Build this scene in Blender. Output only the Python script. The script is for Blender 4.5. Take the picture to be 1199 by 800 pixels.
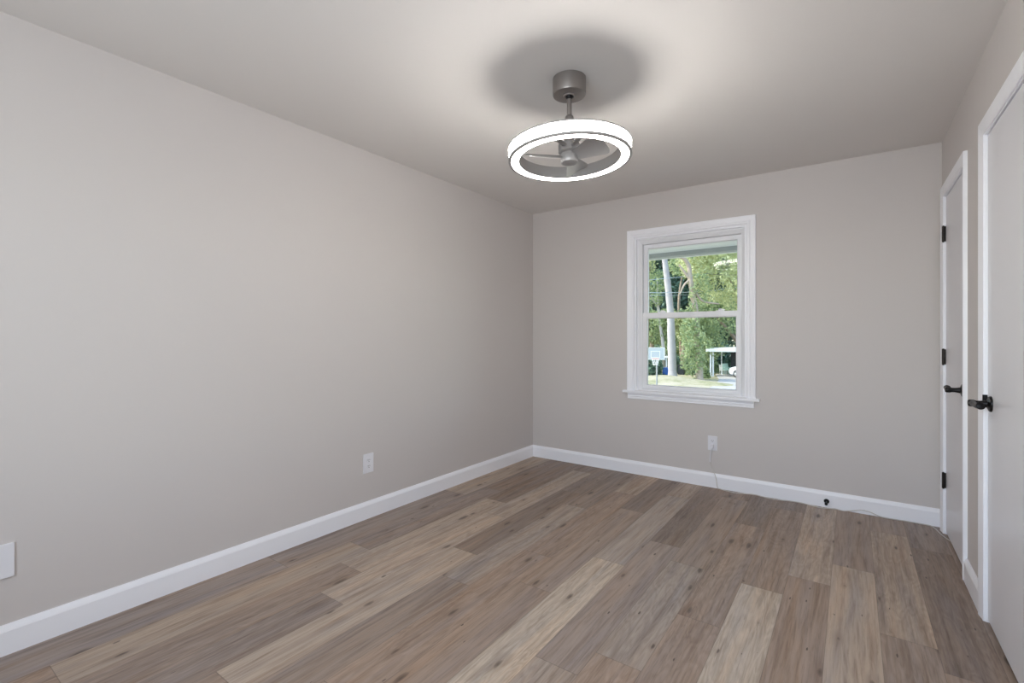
import bpy, bmesh, math, random
import numpy as np
from mathutils import Vector, Matrix
PI = math.pi
for o in list(bpy.data.objects):
    bpy.data.objects.remove(o)
SC = bpy.context.scene
COL = SC.collection

# ------------------------------------------------------------ camera
FPX, CX, CY = 558.4, 599.5, 393.5          # focal length and vanishing centre in 1199x800 pixels
YAW = math.radians(35.5)
EYE = 1.211
FW = (-math.sin(YAW), math.cos(YAW)); RT = (math.cos(YAW), math.sin(YAW))
cam_d = bpy.data.cameras.new('camera'); cam = bpy.data.objects.new('camera', cam_d); COL.objects.link(cam)
cam.location = (0, 0, EYE); cam.rotation_euler = (PI/2, 0, YAW)
cam_d.sensor_width = 36; cam_d.lens = FPX/1199*36; cam_d.shift_y = (CY-400)/1199
cam_d.clip_start = 0.02; cam_d.clip_end = 500
SC.camera = cam
# ------------------------------------------------------------ exposure, sky, sun, added rear fill light
SC.view_settings.view_transform = 'Standard'; SC.view_settings.look = 'None'
SC.view_settings.gamma = 1; SC.view_settings.use_curve_mapping = False
SC.view_settings.exposure = 0.0
SKY, SUN_W, REAR_FILL_W, RING_OUT, RING_IN = 0.60, 4.4, 50.0, 52.0, 32.0
w = bpy.data.worlds.new('sky'); SC.world = w; w.use_nodes = True
nt = w.node_tree; nt.nodes.clear()
out = nt.nodes.new('ShaderNodeOutputWorld'); bg = nt.nodes.new('ShaderNodeBackground'); sky = nt.nodes.new('ShaderNodeTexSky')
sky.sky_type = 'NISHITA'; sky.sun_disc = False; sky.sun_elevation = math.radians(48); sky.sun_rotation = math.radians(-110)
bg.inputs['Strength'].default_value = SKY
nt.links.new(sky.outputs[0], bg.inputs[0]); nt.links.new(bg.outputs[0], out.inputs[0])
sd = bpy.data.lights.new('sun', 'SUN'); so = bpy.data.objects.new('sun', sd); COL.objects.link(so)
sd.energy = SUN_W; sd.angle = math.radians(0.6); sd.color = (1, .93, .80)
so.rotation_euler = Vector((-.78, -.42, .80)).to_track_quat('Z', 'Y').to_euler(); so.location = (-8, -4, 12)
ad = bpy.data.lights.new('rear_fill_light', 'AREA'); ao = bpy.data.objects.new('rear_fill_light', ad); COL.objects.link(ao)  # added soft fill lamp, set in a made-up opening behind the camera
ad.shape = 'RECTANGLE'; ad.size = 1.75; ad.size_y = 1.35; ad.energy = REAR_FILL_W; ad.color = (.84, .93, 1.0)
ao.location = (-.55, -1.02, 1.45); ao.rotation_euler = (-PI/2, 0, PI)   # faces +Y into the room
ao.rotation_euler = Vector((0, -1, -.30)).to_track_quat('Z', 'Y').to_euler()  # fill tilted upward to brighten the ceiling and wall tops
try:
    SC.cycles.use_denoising = True; SC.cycles.max_bounces = 14; SC.cycles.diffuse_bounces = 10
    SC.cycles.sample_clamp_indirect = 6; SC.cycles.caustics_reflective = False; SC.cycles.caustics_refractive = False
except Exception: pass

# ------------------------------------------------------------ helpers
def at(px, py, t):
    """point of the place seen at pixel (px, py) and standing t metres deep"""
    l = (px-CX)/FPX*t
    return Vector((t*FW[0]+l*RT[0], t*FW[1]+l*RT[1], EYE-(py-CY)/FPX*t))
def tag(o, label=None, cat=None, group=None, kind=None):
    if label: o['label'] = label
    if cat: o['category'] = cat
    if group: o['group'] = group
    if kind: o['kind'] = kind
    return o
def empty(name, loc, label, cat, group=None, kind=None, rot=(0, 0, 0)):
    o = bpy.data.objects.new(name, None); COL.objects.link(o); o.location = loc; o.rotation_euler = rot
    o.empty_display_size = .1
    return tag(o, label, cat, group, kind)
def obj(name, bm, mat, parent=None, smooth=False, local=True):
    """local=True: vertices are given in the parent's own frame"""
    me = bpy.data.meshes.new(name)
    bmesh.ops.recalc_face_normals(bm, faces=bm.faces[:])
    if smooth:
        for f in bm.faces: f.smooth = True
        for e in bm.edges:
            if len(e.link_faces) == 2 and e.calc_face_angle(0) > math.radians(35): e.smooth = False
    bm.to_mesh(me); bm.free()
    o = bpy.data.objects.new(name, me); COL.objects.link(o)
    for m in (mat if isinstance(mat, (list, tuple)) else [mat]): me.materials.append(m)
    if parent: o.parent = parent
    return o
def box(bm, a, b, bev=0.0):
    vs = [bm.verts.new((x, y, z)) for x in (a[0], b[0]) for y in (a[1], b[1]) for z in (a[2], b[2])]
    fs = [(0, 1, 3, 2), (4, 6, 7, 5), (0, 4, 5, 1), (2, 3, 7, 6), (0, 2, 6, 4), (1, 5, 7, 3)]
    fs = [bm.faces.new([vs[i] for i in f]) for f in fs]
    if bev > 0:
        es = list({e for f in fs for e in f.edges})
        bmesh.ops.recalc_face_normals(bm, faces=fs)
        bmesh.ops.bevel(bm, geom=es, offset=bev, segments=2, profile=.7, affect='EDGES')
    return bm
def B(): return bmesh.new()
def lathe(bm, prof, M=Matrix(), n=48, closed=False):
    """prof: (r, z) list turned about the local z axis, then moved by M"""
    rings = []
    for r, z in prof:
        if r < 1e-6: rings.append([bm.verts.new(M @ Vector((0, 0, z)))])
        else: rings.append([bm.verts.new(M @ Vector((r*math.cos(2*PI*i/n), r*math.sin(2*PI*i/n), z))) for i in range(n)])
    pairs = list(zip(rings, rings[1:]))
    if closed: pairs.append((rings[-1], rings[0]))
    for A, C in pairs:
        for i in range(n):
            j = (i+1) % n
            if len(A) == 1 and len(C) == 1: continue
            if len(A) == 1: bm.faces.new((A[0], C[i], C[j]))
            elif len(C) == 1: bm.faces.new((A[i], A[j], C[0]))
            else: bm.faces.new((A[i], A[j], C[j], C[i]))
    return bm
def tube(bm, pts, rad, n=10, caps=True):
    pts = [Vector(p) for p in pts]; rads = rad if isinstance(rad, (list, tuple)) else [rad]*len(pts)
    prev = None; rings = []
    for i, p in enumerate(pts):
        d = (pts[min(i+1, len(pts)-1)]-pts[max(i-1, 0)]).normalized()
        if prev is None:
            a = Vector((0, 0, 1)) if abs(d.z) < .9 else Vector((1, 0, 0))
            u = d.cross(a).normalized()
        else: u = (prev-d*prev.dot(d)).normalized()
        prev = u; v = d.cross(u)
        rings.append([bm.verts.new(p+(u*math.cos(2*PI*k/n)+v*math.sin(2*PI*k/n))*rads[i]) for k in range(n)])
    for A, C in zip(rings, rings[1:]):
        for k in range(n): bm.faces.new((A[k], A[(k+1) % n], C[(k+1) % n], C[k]))
    if caps: bm.faces.new(rings[0]); bm.faces.new(rings[-1])
    return bm
def smooth_path(pts, per=8):
    P = [Vector(p) for p in pts]; P = [P[0]*2-P[1]]+P+[P[-1]*2-P[-2]]; r = []
    for i in range(1, len(P)-2):
        a, b, c, d = P[i-1:i+3]
        for k in range(per):
            t = k/per
            r.append(.5*((2*b)+(c-a)*t+(2*a-5*b+4*c-d)*t*t+(3*b-a-3*c+d)*t**3))
    return r+[P[-2]]
def prism(bm, poly, f0, f1):
    """poly of 2D points; f0 / f1 place them at the two ends"""
    a = [bm.verts.new(f0(*p)) for p in poly]; b = [bm.verts.new(f1(*p)) for p in poly]; n = len(poly)
    bm.faces.new(a); bm.faces.new(b[::-1])
    for i in range(n): bm.faces.new((a[i], a[(i+1) % n], b[(i+1) % n], b[i]))
    return bm
def frame_sweep(bm, inner, prof, place, closed=False):
    """mitred frame: inner = corners (u, v, outward_u, outward_v); prof = (offset, depth) points; place(u, v, d) -> xyz"""
    rings = [[bm.verts.new(place(u+ou*o, v+ov*o, d)) for o, d in prof] for u, v, ou, ov in inner]
    n = len(prof); seq = list(zip(rings, rings[1:]))
    if closed: seq.append((rings[-1], rings[0]))
    for A, C in seq:
        for i in range(n): bm.faces.new((A[i], A[(i+1) % n], C[(i+1) % n], C[i]))
    if not closed: bm.faces.new(rings[0]); bm.faces.new(rings[-1])
    return bm
def rect_inner(u0, u1, v0, v1): return [(u0, v0, -1, -1), (u0, v1, -1, 1), (u1, v1, 1, 1), (u1, v0, 1, -1)]

# ------------------------------------------------------------ materials
def mat(name, color, rough=.5, metal=0.0, bump=0.0, bscale=300.0, var=0.0, vscale=4.0, emit=None, estr=0.0, spec=.5, coat=0.0):
    m = bpy.data.materials.new(name); m.use_nodes = True; t = m.node_tree; b = t.nodes['Principled BSDF']
    b.inputs['Base Color'].default_value = (*color, 1); b.inputs['Roughness'].default_value = rough
    b.inputs['Metallic'].default_value = metal; b.inputs['Specular IOR Level'].default_value = spec
    b.inputs['Coat Weight'].default_value = coat
    tc = t.nodes.new('ShaderNodeTexCoord')
    if bump > 0:
        n = t.nodes.new('ShaderNodeTexNoise'); n.inputs['Scale'].default_value = bscale; n.inputs['Detail'].default_value = 3
        bp = t.nodes.new('ShaderNodeBump'); bp.inputs['Strength'].default_value = bump; bp.inputs['Distance'].default_value = .001
        t.links.new(tc.outputs['Object'], n.inputs['Vector']); t.links.new(n.outputs[0], bp.inputs['Height']); t.links.new(bp.outputs[0], b.inputs['Normal'])
    if var > 0:
        n = t.nodes.new('ShaderNodeTexNoise'); n.inputs['Scale'].default_value = vscale; n.inputs['Detail'].default_value = 4
        r = t.nodes.new('ShaderNodeMapRange'); r.inputs['To Min'].default_value = 1-var; r.inputs['To Max'].default_value = 1+var
        h = t.nodes.new('ShaderNodeHueSaturation'); h.inputs['Color'].default_value = (*color, 1)
        t.links.new(tc.outputs['Object'], n.inputs['Vector']); t.links.new(n.outputs[0], r.inputs[0]); t.links.new(r.outputs[0], h.inputs['Value'])
        t.links.new(h.outputs[0], b.inputs['Base Color'])
    if emit:
        b.inputs['Emission Color'].default_value = (*emit, 1); b.inputs['Emission Strength'].default_value = estr
    return m
M = {}
M['wall'] = mat('greige_wall_paint', (.612, .578, .562), .55, bump=.12, bscale=420)
M['ceil'] = mat('flat_ceiling_paint', (.735, .712, .692), .9, bump=.15, bscale=260)
M['trim'] = mat('white_semigloss_trim', (.91, .92, .965), .32, bump=.03, bscale=90)
M['door'] = mat('white_door_paint', (.765, .765, .80), .34, bump=.04, bscale=120)
M['vinyl'] = mat('white_vinyl', (.84, .85, .88), .35, bump=.02, bscale=60)
M['plastic'] = mat('white_outlet_plastic', (.78, .78, .82), .35, bump=.02, bscale=80)
M['slot'] = mat('dark_slot', (.05, .05, .05), .6, var=.1)
M['black'] = mat('matte_black_metal', (.012, .011, .012), .32, metal=.6, bump=.05, bscale=200)
M['bronze'] = mat('dark_bronze_hinge', (.022, .017, .016), .35, metal=.5, bump=.05, bscale=200)
M['nickel'] = mat('brushed_nickel', (.30, .275, .26), .38, metal=.75, bump=.10, bscale=500)
M['nickel2'] = mat('satin_grey_blade', (.42, .41, .405), .42, metal=.35, bump=.03, bscale=200)
M['lamp'] = mat('lit_diffuser_side', (.9, .9, .9), .5, emit=(1, .955, .90), estr=RING_OUT)
M['lamp2'] = mat('lit_diffuser_bottom', (.9, .9, .9), .5, emit=(1, .955, .90), estr=RING_IN)
M['cord'] = mat('grey_white_cord', (.60, .58, .55), .45, var=.05)
M['soffit'] = mat('pale_green_soffit', (.85, .865, .845), .6, var=.04)
M['beam'] = mat('grey_porch_beam', (.42, .45, .45), .6, var=.06)
M['outwall'] = mat('outside_siding', (.6, .6, .58), .7, var=.05)
def glass_mat():
    m = bpy.data.materials.new('window_glass'); m.use_nodes = True; t = m.node_tree; t.nodes.clear()
    o = t.nodes.new('ShaderNodeOutputMaterial'); mx = t.nodes.new('ShaderNodeMixShader'); tr = t.nodes.new('ShaderNodeBsdfTransparent')
    g = t.nodes.new('ShaderNodeBsdfGlossy'); g.inputs['Roughness'].default_value = .02; fr = t.nodes.new('ShaderNodeFresnel'); fr.inputs['IOR'].default_value = 1.20
    tr.inputs['Color'].default_value = (.95, .975, .96, 1)
    t.links.new(fr.outputs[0], mx.inputs[0]); t.links.new(tr.outputs[0], mx.inputs[1]); t.links.new(g.outputs[0], mx.inputs[2]); t.links.new(mx.outputs[0], o.inputs[0])
    return m
M['glass'] = glass_mat()

def floor_mat():
    m = bpy.data.materials.new('vinyl_plank_floor'); m.use_nodes = True; t = m.node_tree; N = t.nodes; L = t.links; b = N['Principled BSDF']
    def nd(k, **kw):
        n = N.new(k)
        for a, v in kw.items(): setattr(n, a, v)
        return n
    def math_(op, a, c=None, clamp=False):
        n = nd('ShaderNodeMath', operation=op); n.use_clamp = clamp
        for i, v in enumerate((a, c)):
            if v is None: continue
            if isinstance(v, (int, float)): n.inputs[i].default_value = v
            else: L.new(v, n.inputs[i])
        return n.outputs[0]
    uv = nd('ShaderNodeUVMap', uv_map='plank_uv'); tone = nd('ShaderNodeAttribute', attribute_name='tone'); seed = nd('ShaderNodeAttribute', attribute_name='seed')
    sx = nd('ShaderNodeSeparateXYZ'); L.new(uv.outputs[0], sx.inputs[0]); U, V = sx.outputs[0], sx.outputs[1]      # metres across / along
    sp = nd('ShaderNodeSeparateColor'); L.new(seed.outputs['Color'], sp.inputs[0]); s0, s1 = sp.outputs[0], sp.outputs[1]
    def vec(fx, fy, off):
        c = nd('ShaderNodeCombineXYZ'); L.new(math_('MULTIPLY', U, fx), c.inputs[0]); L.new(math_('MULTIPLY', V, fy), c.inputs[1])
        L.new(math_('ADD', math_('MULTIPLY', s0, 91.0), off), c.inputs[2]); return c.outputs[0]
    def noise(v, scale=1, detail=3, rough=.55, dist=0.0):
        n = nd('ShaderNodeTexNoise'); n.inputs['Scale'].default_value = scale; n.inputs['Detail'].default_value = detail
        n.inputs['Roughness'].default_value = rough; n.inputs['Distortion'].default_value = dist; L.new(v, n.inputs['Vector']); return n.outputs[0]
    broad = noise(vec(15, 1.1, 0), detail=4, dist=.4)             # broad soft streaks
    mid = noise(vec(30, 1.7, 5), detail=6, rough=.62, dist=.8)
    fine = noise(vec(105, 4.5, 11), detail=5, rough=.7, dist=.6)
    # cathedral figure: rings stretched along the plank
    warp = noise(vec(6.5, 1.0, 21), detail=4, dist=.3)
    wv = nd('ShaderNodeMath', operation='SINE'); L.new(math_('MULTIPLY', warp, 120.0), wv.inputs[0])
    ring = math_('MULTIPLY', math_('ADD', math_('MULTIPLY', wv.outputs[0], .5), .5), math_('GREATER_THAN', s1, .35))
    def mix(f, a, c, bt='MIX'):
        n = nd('ShaderNodeMix', data_type='RGBA', blend_type=bt)
        if isinstance(f, (int, float)): n.inputs[0].default_value = f
        else: L.new(f, n.inputs[0])
        for s, v in ((6, a), (7, c)):
            if isinstance(v, tuple): n.inputs[s].default_value = (*v, 1)
            else: L.new(v, n.inputs[s])
        return n.outputs[2]
    def rng(v, a, c, d, e):
        n = nd('ShaderNodeMapRange'); L.new(v, n.inputs[0])
        for i, x in enumerate((a, c, d, e)): n.inputs[1+i].default_value = x
        return n.outputs[0]
    col = tone.outputs['Color']
    col = mix(rng(broad, .50, .68, 0, .75), col, mix(1.0, col, (.84, .90, 1.02), 'MULTIPLY'))      # greyer streaks
    col = mix(rng(broad, .47, .30, 0, .75), col, mix(1.0, col, (1.13, 1.02, .91), 'MULTIPLY'))      # tan streaks
    col = mix(rng(mid, .50, .68, 0, .75), col, mix(1.0, col, (.66, .61, .58), 'MULTIPLY'))
    col = mix(rng(mid, .47, .30, 0, .60), col, mix(1.0, col, (1.25, 1.22, 1.18), 'MULTIPLY'))
    col = mix(math_('MULTIPLY', ring, .34), col, mix(1.0, col, (.62, .57, .54), 'MULTIPLY'))
    col = mix(rng(fine, .50, .70, 0, .80), col, mix(1.0, col, (.64, .60, .57), 'MULTIPLY'))
    col = mix(rng(fine, .47, .30, 0, .55), col, mix(1.0, col, (1.22, 1.20, 1.17), 'MULTIPLY'))
    # knots
    vo = nd('ShaderNodeTexVoronoi'); vo.voronoi_dimensions = '2D'; vo.feature = 'F1'; vo.inputs['Scale'].default_value = 1; vo.inputs['Randomness'].default_value = 1
    kc = nd('ShaderNodeCombineXYZ'); L.new(math_('ADD', math_('MULTIPLY', U, 10.5), math_('MULTIPLY', s0, 97.0)), kc.inputs[0]); L.new(math_('ADD', math_('MULTIPLY', V, 3.4), math_('MULTIPLY', s1, 53.0)), kc.inputs[1]); L.new(kc.outputs[0], vo.inputs['Vector'])
    vc = nd('ShaderNodeSeparateColor'); L.new(vo.outputs['Color'], vc.inputs[0])
    kd = math_('ADD', vo.outputs['Distance'], math_('MULTIPLY', math_('SUBTRACT', mid, .5), .42))
    size = math_('MULTIPLY', math_('GREATER_THAN', vc.outputs[0], .76), math_('ADD', math_('MULTIPLY', vc.outputs[1], .10), .03))
    kn = math_('SUBTRACT', 1.0, math_('DIVIDE', kd, math_('MAXIMUM', size, .0001)), clamp=True)
    halo = math_('SUBTRACT', 1.0, math_('DIVIDE', kd, math_('MAXIMUM', math_('MULTIPLY', size, 3.2), .0001)), clamp=True)
    col = mix(math_('MULTIPLY', halo, .36), col, (.15, .095, .065))
    col = mix(math_('MULTIPLY', math_('POWER', kn, .5), .75), col, (.06, .042, .035))
    # bevelled joints between planks
    eu = nd('ShaderNodeAttribute', attribute_name='edge')
    es = nd('ShaderNodeSeparateColor'); L.new(eu.outputs['Color'], es.inputs[0])
    def edge(v, wd): return math_('MAXIMUM', math_('LESS_THAN', v, wd), math_('GREATER_THAN', v, 1-wd))
    gap = math_('MAXIMUM', edge(es.outputs[0], .0055), edge(es.outputs[1], .0011))
    col = mix(math_('MULTIPLY', gap, .42), col, (.05, .04, .035))
    L.new(col, b.inputs['Base Color'])
    L.new(rng(mid, .3, .7, .40, .52), b.inputs['Roughness'])
    bp = nd('ShaderNodeBump'); bp.inputs['Strength'].default_value = .25; bp.inputs['Distance'].default_value = .0006
    L.new(math_('SUBTRACT', fine, gap), bp.inputs['Height']); L.new(bp.outputs[0], b.inputs['Normal'])
    b.inputs['Specular IOR Level'].default_value = .35
    return m

# ------------------------------------------------------------ room
XL, XR, YB, YF, H = -2.624, .4635, 4.042, -.95, 2.44
XC = 1.15                                     # back of the closets
def struct(name, bm, m, **k):
    o = obj(name, bm, m, **k); o['kind'] = 'structure'; return o

# floor: planks as read from the photograph: column right edges and joints along y
TN = dict(k=(.225, .180, .155), d=(.250, .205, .180), m=(.285, .230, .198), o=(.300, .236, .198), p=(.268, .226, .208), g=(.315, .275, .252), l=(.370, .312, .268), c=(.440, .390, .342), t=(.345, .285, .240))
EDG = [-2.624, -2.40, -2.222, -2.044, -1.866, -1.688, -1.51, -1.332, -1.154, -.976, -.798, -.62, -.442, -.264, -.086, .092, .270, .448, .626, .804, .982, 1.16]
# per column: tones of the planks, from the first joint listed backwards; list of (y_start, tone)
PL = [
 [(-1.0, 'm'), (.10, 'p'), (1.35, 'p'), (2.75, 't')],
 [(-1.0, 'm'), (-.8, 'o'), (.44, 't'), (1.73, 'p'), (2.98, 'k')],
 [(-1.0, 'm'), (.28, 'm'), (1.54, 'l'), (2.787, 'k')],
 [(-1.0, 'm'), (.05, 'p'), (1.308, 'l'), (2.56, 'l'), (3.82, 'k')],
 [(-1.0, 'm'), (.78, 'l'), (2.033, 'k'), (3.28, 'd')],
 [(-1.0, 'm'), (.50, 'd'), (1.76, 'g'), (3.02, 'd')],
 [(-1.0, 'm'), (.98, 'o'), (2.24, 'o'), (3.49, 't')],
 [(-1.0, 'm'), (.68, 'o'), (1.935, 'm'), (3.175, 'k')],
 [(-1.0, 'm'), (1.14, 'c'), (2.39, 'g'), (3.64, 't')],
 [(-1.0, 'm'), (.27, 'g'), (1.52, 'p'), (2.775, 'k')],
 [(-1.0, 'm'), (.42, 'o'), (1.672, 'g'), (2.59, 'm'), (3.84, 'd')],
 [(-1.0, 'm'), (.86, 'o'), (2.112, 'm'), (3.36, 'd')],
 [(-1.0, 'm'), (1.30, 'c'), (2.555, 'm'), (3.81, 'd')],
 [(-1.0, 'm'), (1.52, 'o'), (2.775, 'l')],
 [(-1.0, 'm'), (1.80, 'l'), (3.05, 'm')],
 [(-1.0, 'm'), (1.20, 'm'), (2.452, 't'), (3.715, 'm')],
 [(-1.0, 'm'), (1.05, 'm'), (2.298, 'k'), (3.55, 'd')],
 [(-1.0, 'm'), (1.6, 'd'), (2.9, 'm')], [(-1.0, 'm'), (2.0, 'd')], [(-1.0, 'm'), (2.6, 'd')], [(-1.0, 'm'), (1.9, 'd')]]
def build_floor_flat(rnd):
    bm = B()
    uvl = bm.loops.layers.uv.new('plank_uv')
    tl = bm.loops.layers.float_color.new('tone'); sl = bm.loops.layers.float_color.new('seed'); el = bm.loops.layers.float_color.new('edge')
    for ci, pl in enumerate(PL):
        x0, x1 = EDG[ci], EDG[ci+1]
        for i, (y0, tn) in enumerate(pl):
            y1 = pl[i+1][0] if i+1 < len(pl) else YB
            bot = [bm.verts.new(p) for p in ((x0, y0, -.06), (x1, y0, -.06), (x1, y1, -.06), (x0, y1, -.06))]
            q = [bm.verts.new(p) for p in ((x0, y0, 0), (x1, y0, 0), (x1, y1, 0), (x0, y1, 0))]
            fs = [bm.faces.new(q), bm.faces.new(bot[::-1])]+[bm.faces.new((bot[a], bot[(a+1) % 4], q[(a+1) % 4], q[a])) for a in range(4)]
            k = 1.16*rnd.uniform(.96, 1.05); c = [v*k for v in TN[tn]]; c = [c[0]*1.04, c[1]*1.0, c[2]*.94]; s = (rnd.random(), rnd.random(), rnd.random(), 1)
            for f in fs:
                for lp in f.loops:
                    p = lp.vert.co
                    lp[uvl].uv = (p.x-x0, p.y); lp[tl] = (*c, 1); lp[sl] = s; lp[el] = ((p.x-x0)/(x1-x0), (p.y-y0)/(y1-y0), 0, 1)
    return bm
struct('floor', build_floor_flat(random.Random(7)), floor_mat())
struct('ceiling', box(B(), (XL-.15, YF-.15, H), (XC+.12, YB+.16, H+.15)), M['ceil'])
struct('wall_left', box(B(), (XL-.15, YF-.15, -.06), (XL, YB+.16, H)), M['wall'])
# window opening in the back wall
WX0, WX1, WZ0, WZ1 = -1.560, -.660, .735, 2.075
bm = B(); T = .16
box(bm, (XL, YB, -.06), (WX0, YB+T, H)); box(bm, (WX1, YB, -.06), (XC+.12, YB+T, H))
box(bm, (WX0, YB, -.06), (WX1, YB+T, WZ0)); box(bm, (WX0, YB, WZ1), (WX1, YB+T, H))
struct('wall_back', bm, M['wall'])
# right wall with the two door openings
D1, D2, DZ = (3.284, 3.914), (2.186, 2.812), 2.065
bm = B(); WT = .12
for a, b in ((YF, D2[0]), (D2[1], D1[0]), (D1[1], YB)): box(bm, (XR, a, -.06), (XR+WT, b, H))
for a, b in (D1, D2): box(bm, (XR, a, DZ), (XR+WT, b, H))
struct('wall_right', bm, M['wall'])
bm = B(); box(bm, (XC, YF, -.06), (XC+.12, YB, H)); box(bm, (XR+WT, 3.02, 0), (XC, 3.10, H)); box(bm, (XR+WT, 1.9, 0), (XC, 1.98, H))
struct('wall_closet', bm, M['wall'])
# rear wall behind the camera, with an opening added for the fill lamp
bm = B(); ry0, ry1 = YF-.15, YF
box(bm, (XL, ry0, -.06), (-1.48, ry1, H)); box(bm, (.38, ry0, -.06), (XC, ry1, H)); box(bm, (-1.48, ry0, -.06), (.38, ry1, .72)); box(bm, (-1.48, ry0, 2.16), (.38, ry1, H))
struct('wall_front', bm, M['wall'])
struct('rear_sun_blocker', box(B(), (-3.2, -2.0, 2.46), (1.6, YF-.15, 2.6)), M['soffit'])     # unseen slab added to keep the sun out of the rear opening

# baseboards
BP = [(0, 0), (.0145, 0), (.0145, .089), (.011, .099), (.007, .108), (.005, .113), (0, .113)]
struct('baseboard_left', prism(B(), BP, lambda d, z: (XL+d, YF, z), lambda d, z: (XL+d, YB, z)), M['trim'])
struct('baseboard_back', prism(B(), BP, lambda d, z: (XL+.01, YB-d, z), lambda d, z: (XR-.001, YB-d, z)), M['trim'])
struct('baseboard_right', prism(B(), BP, lambda d, z: (XR-d, D2[1]+.055, z), lambda d, z: (XR-d, D1[0]-.055, z)), M['trim'])

# ------------------------------------------------------------ doors
CP = [(0, 0), (0, .010), (.003, .0115), (.018, .0115), (.024, .013), (.045, .0165), (.058, .0175), (.062, .016), (.063, 0)]
def lever(parent, y, z, sgn):
    X0 = XR+.003
    bm = B(); Mx = Matrix.Translation((X0, y, z)) @ Matrix.Rotation(-PI/2, 4, 'Y')
    lathe(bm, [(0, 0), (.0325, 0), (.0325, .004), (.030, .008), (.021, .011), (.0135, .0145), (0, .0145)], Mx, 40)
    h = obj('door_handle', bm, M['black'], parent, smooth=True); h['label'] = 'black lever handle with round rosette'
    bm = B(); lathe(bm, [(0, .012), (.0155, .012), (.0135, .022), (.0115, .034), (.012, .046), (.0145, .053), (.0145, .066), (.011, .071), (0, .071)], Mx, 28)
    obj('stem', bm, M['black'], h, smooth=True)
    xx = X0-.058
    pts = smooth_path([(xx, y-sgn*.004, z), (xx, y+sgn*.022, z+.001), (xx+.001, y+sgn*.050, z-.001), (xx+.003, y+sgn*.082, z-.002), (xx+.007, y+sgn*.102, z), (xx+.010, y+sgn*.114, z+.003)], 6)
    n = len(pts); rs = [.0125-.0022*math.sin(PI*min(1, i/n*1.2))+(.0025 if i/n > .82 else 0) for i in range(n)]
    rs[0] = .006; rs[-1] = .004; rs[-2] = .008
    obj('lever', tube(B(), pts, rs, 16), M['black'], h, smooth=True)
def make_door(name, y0, y1, hinge_y, lever_y, sgn, label):
    # parts are given in world coordinates, the Empty stands on the floor in the doorway
    r = empty(name, (0, 0, 0), label, 'door', kind='structure')
    obj('casing', frame_sweep(B(), [(y0, 0, -1, 0), (y0, DZ, -1, 1), (y1, DZ, 1, 1), (y1, 0, 1, 0)], CP, lambda u, v, d: (XR-d, u, v)), M['trim'], r)
    bm = B()
    for a, b in ((y0-.0, y0+.003), (y1-.003, y1)): box(bm, (XR-.003, a, 0), (XR+WT, b, DZ))
    box(bm, (XR-.003, y0, DZ-.003), (XR+WT, y1, DZ))
    for a, b in ((y0+.003, y0+.013), (y1-.013, y1-.003)): box(bm, (XR+.042, a, 0), (XR+.055, b, DZ-.003))
    box(bm, (XR+.042, y0+.003, DZ-.013), (XR+.055, y1-.003, DZ-.003))
    obj('jamb', bm, M['trim'], r)
    obj('door_slab', box(B(), (XR+.003, y0+.006, .014), (XR+.038, y1-.006, DZ-.007), .0015), M['door'], r)
    for hz in (1.835, 1.083, .327):
        bm = B(); hy = hinge_y; s = 1 if hinge_y > (y0+y1)/2 else -1
        tube(bm, [(XR-.0095, hy, hz-.047), (XR-.0095, hy, hz+.047)], .0068, 16)
        tube(bm, [(XR-.0095, hy, hz-.051), (XR-.0095, hy, hz+.051)], .0045, 12)
        for k in (-.028, -.009, .009, .028): tube(bm, [(XR-.0095, hy, hz+k-.0006), (XR-.0095, hy, hz+k+.0006)], .0071, 16)
        box(bm, (XR-.006, hy-.0015, hz-.046), (XR+.030, hy+.0015, hz+.046))
        h = obj('hinge', bm, M['bronze'], r, smooth=True); h['label'] = 'dark bronze butt hinge'
    lever(r, lever_y, .930, sgn)
    return r
make_door('door_1', D1[0], D1[1], D1[1]-.0045, 3.347, 1, 'narrow white flush closet door in the far right corner with three dark hinges')
d2 = make_door('door_2', D2[0], D2[1], D2[0]+.0045, 2.745, -1, 'nearest white flush door cut off by the right edge')

obj('strike_plate', box(B(), (XR-.0135, D2[1]-.004, .930), (XR+.003, D2[1]-.0015, .962), .001), M['black'], d2)
# ------------------------------------------------------------ window
win = empty('window_1', (0, 0, 0), 'white double hung window in the back wall looking onto trees', 'window', kind='structure')
WP = [(0, 0), (0, .010), (.004, .0125), (.017, .0125), (.021, .010), (.026, .0135), (.048, .017), (.060, .0175), (.062, .016), (.062, 0)]
pl = lambda u, v, d: (u, YB-d, v)
obj('casing', frame_sweep(B(), [(WX0, WZ0-.005, -1, 0), (WX0, WZ1, -1, 1), (WX1, WZ1, 1, 1), (WX1, WZ0-.005, 1, 0)], WP, pl), M['trim'], win)
obj('sill', box(B(), (WX0-.096, YB-.040, WZ0-.022), (WX1+.092, YB+.06, WZ0-.002), .004), M['trim'], win)
AP = [(0, 0), (.012, 0), (.012, .016), (.015, .024), (.011, .030), (.015, .044), (.0165, .052), (0, .052)]
obj('apron', prism(B(), AP, lambda d, z: (WX0-.058, YB-d, WZ0-.0745+z), lambda d, z: (WX1+.050, YB-d, WZ0-.0745+z)), M['trim'], win)
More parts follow.
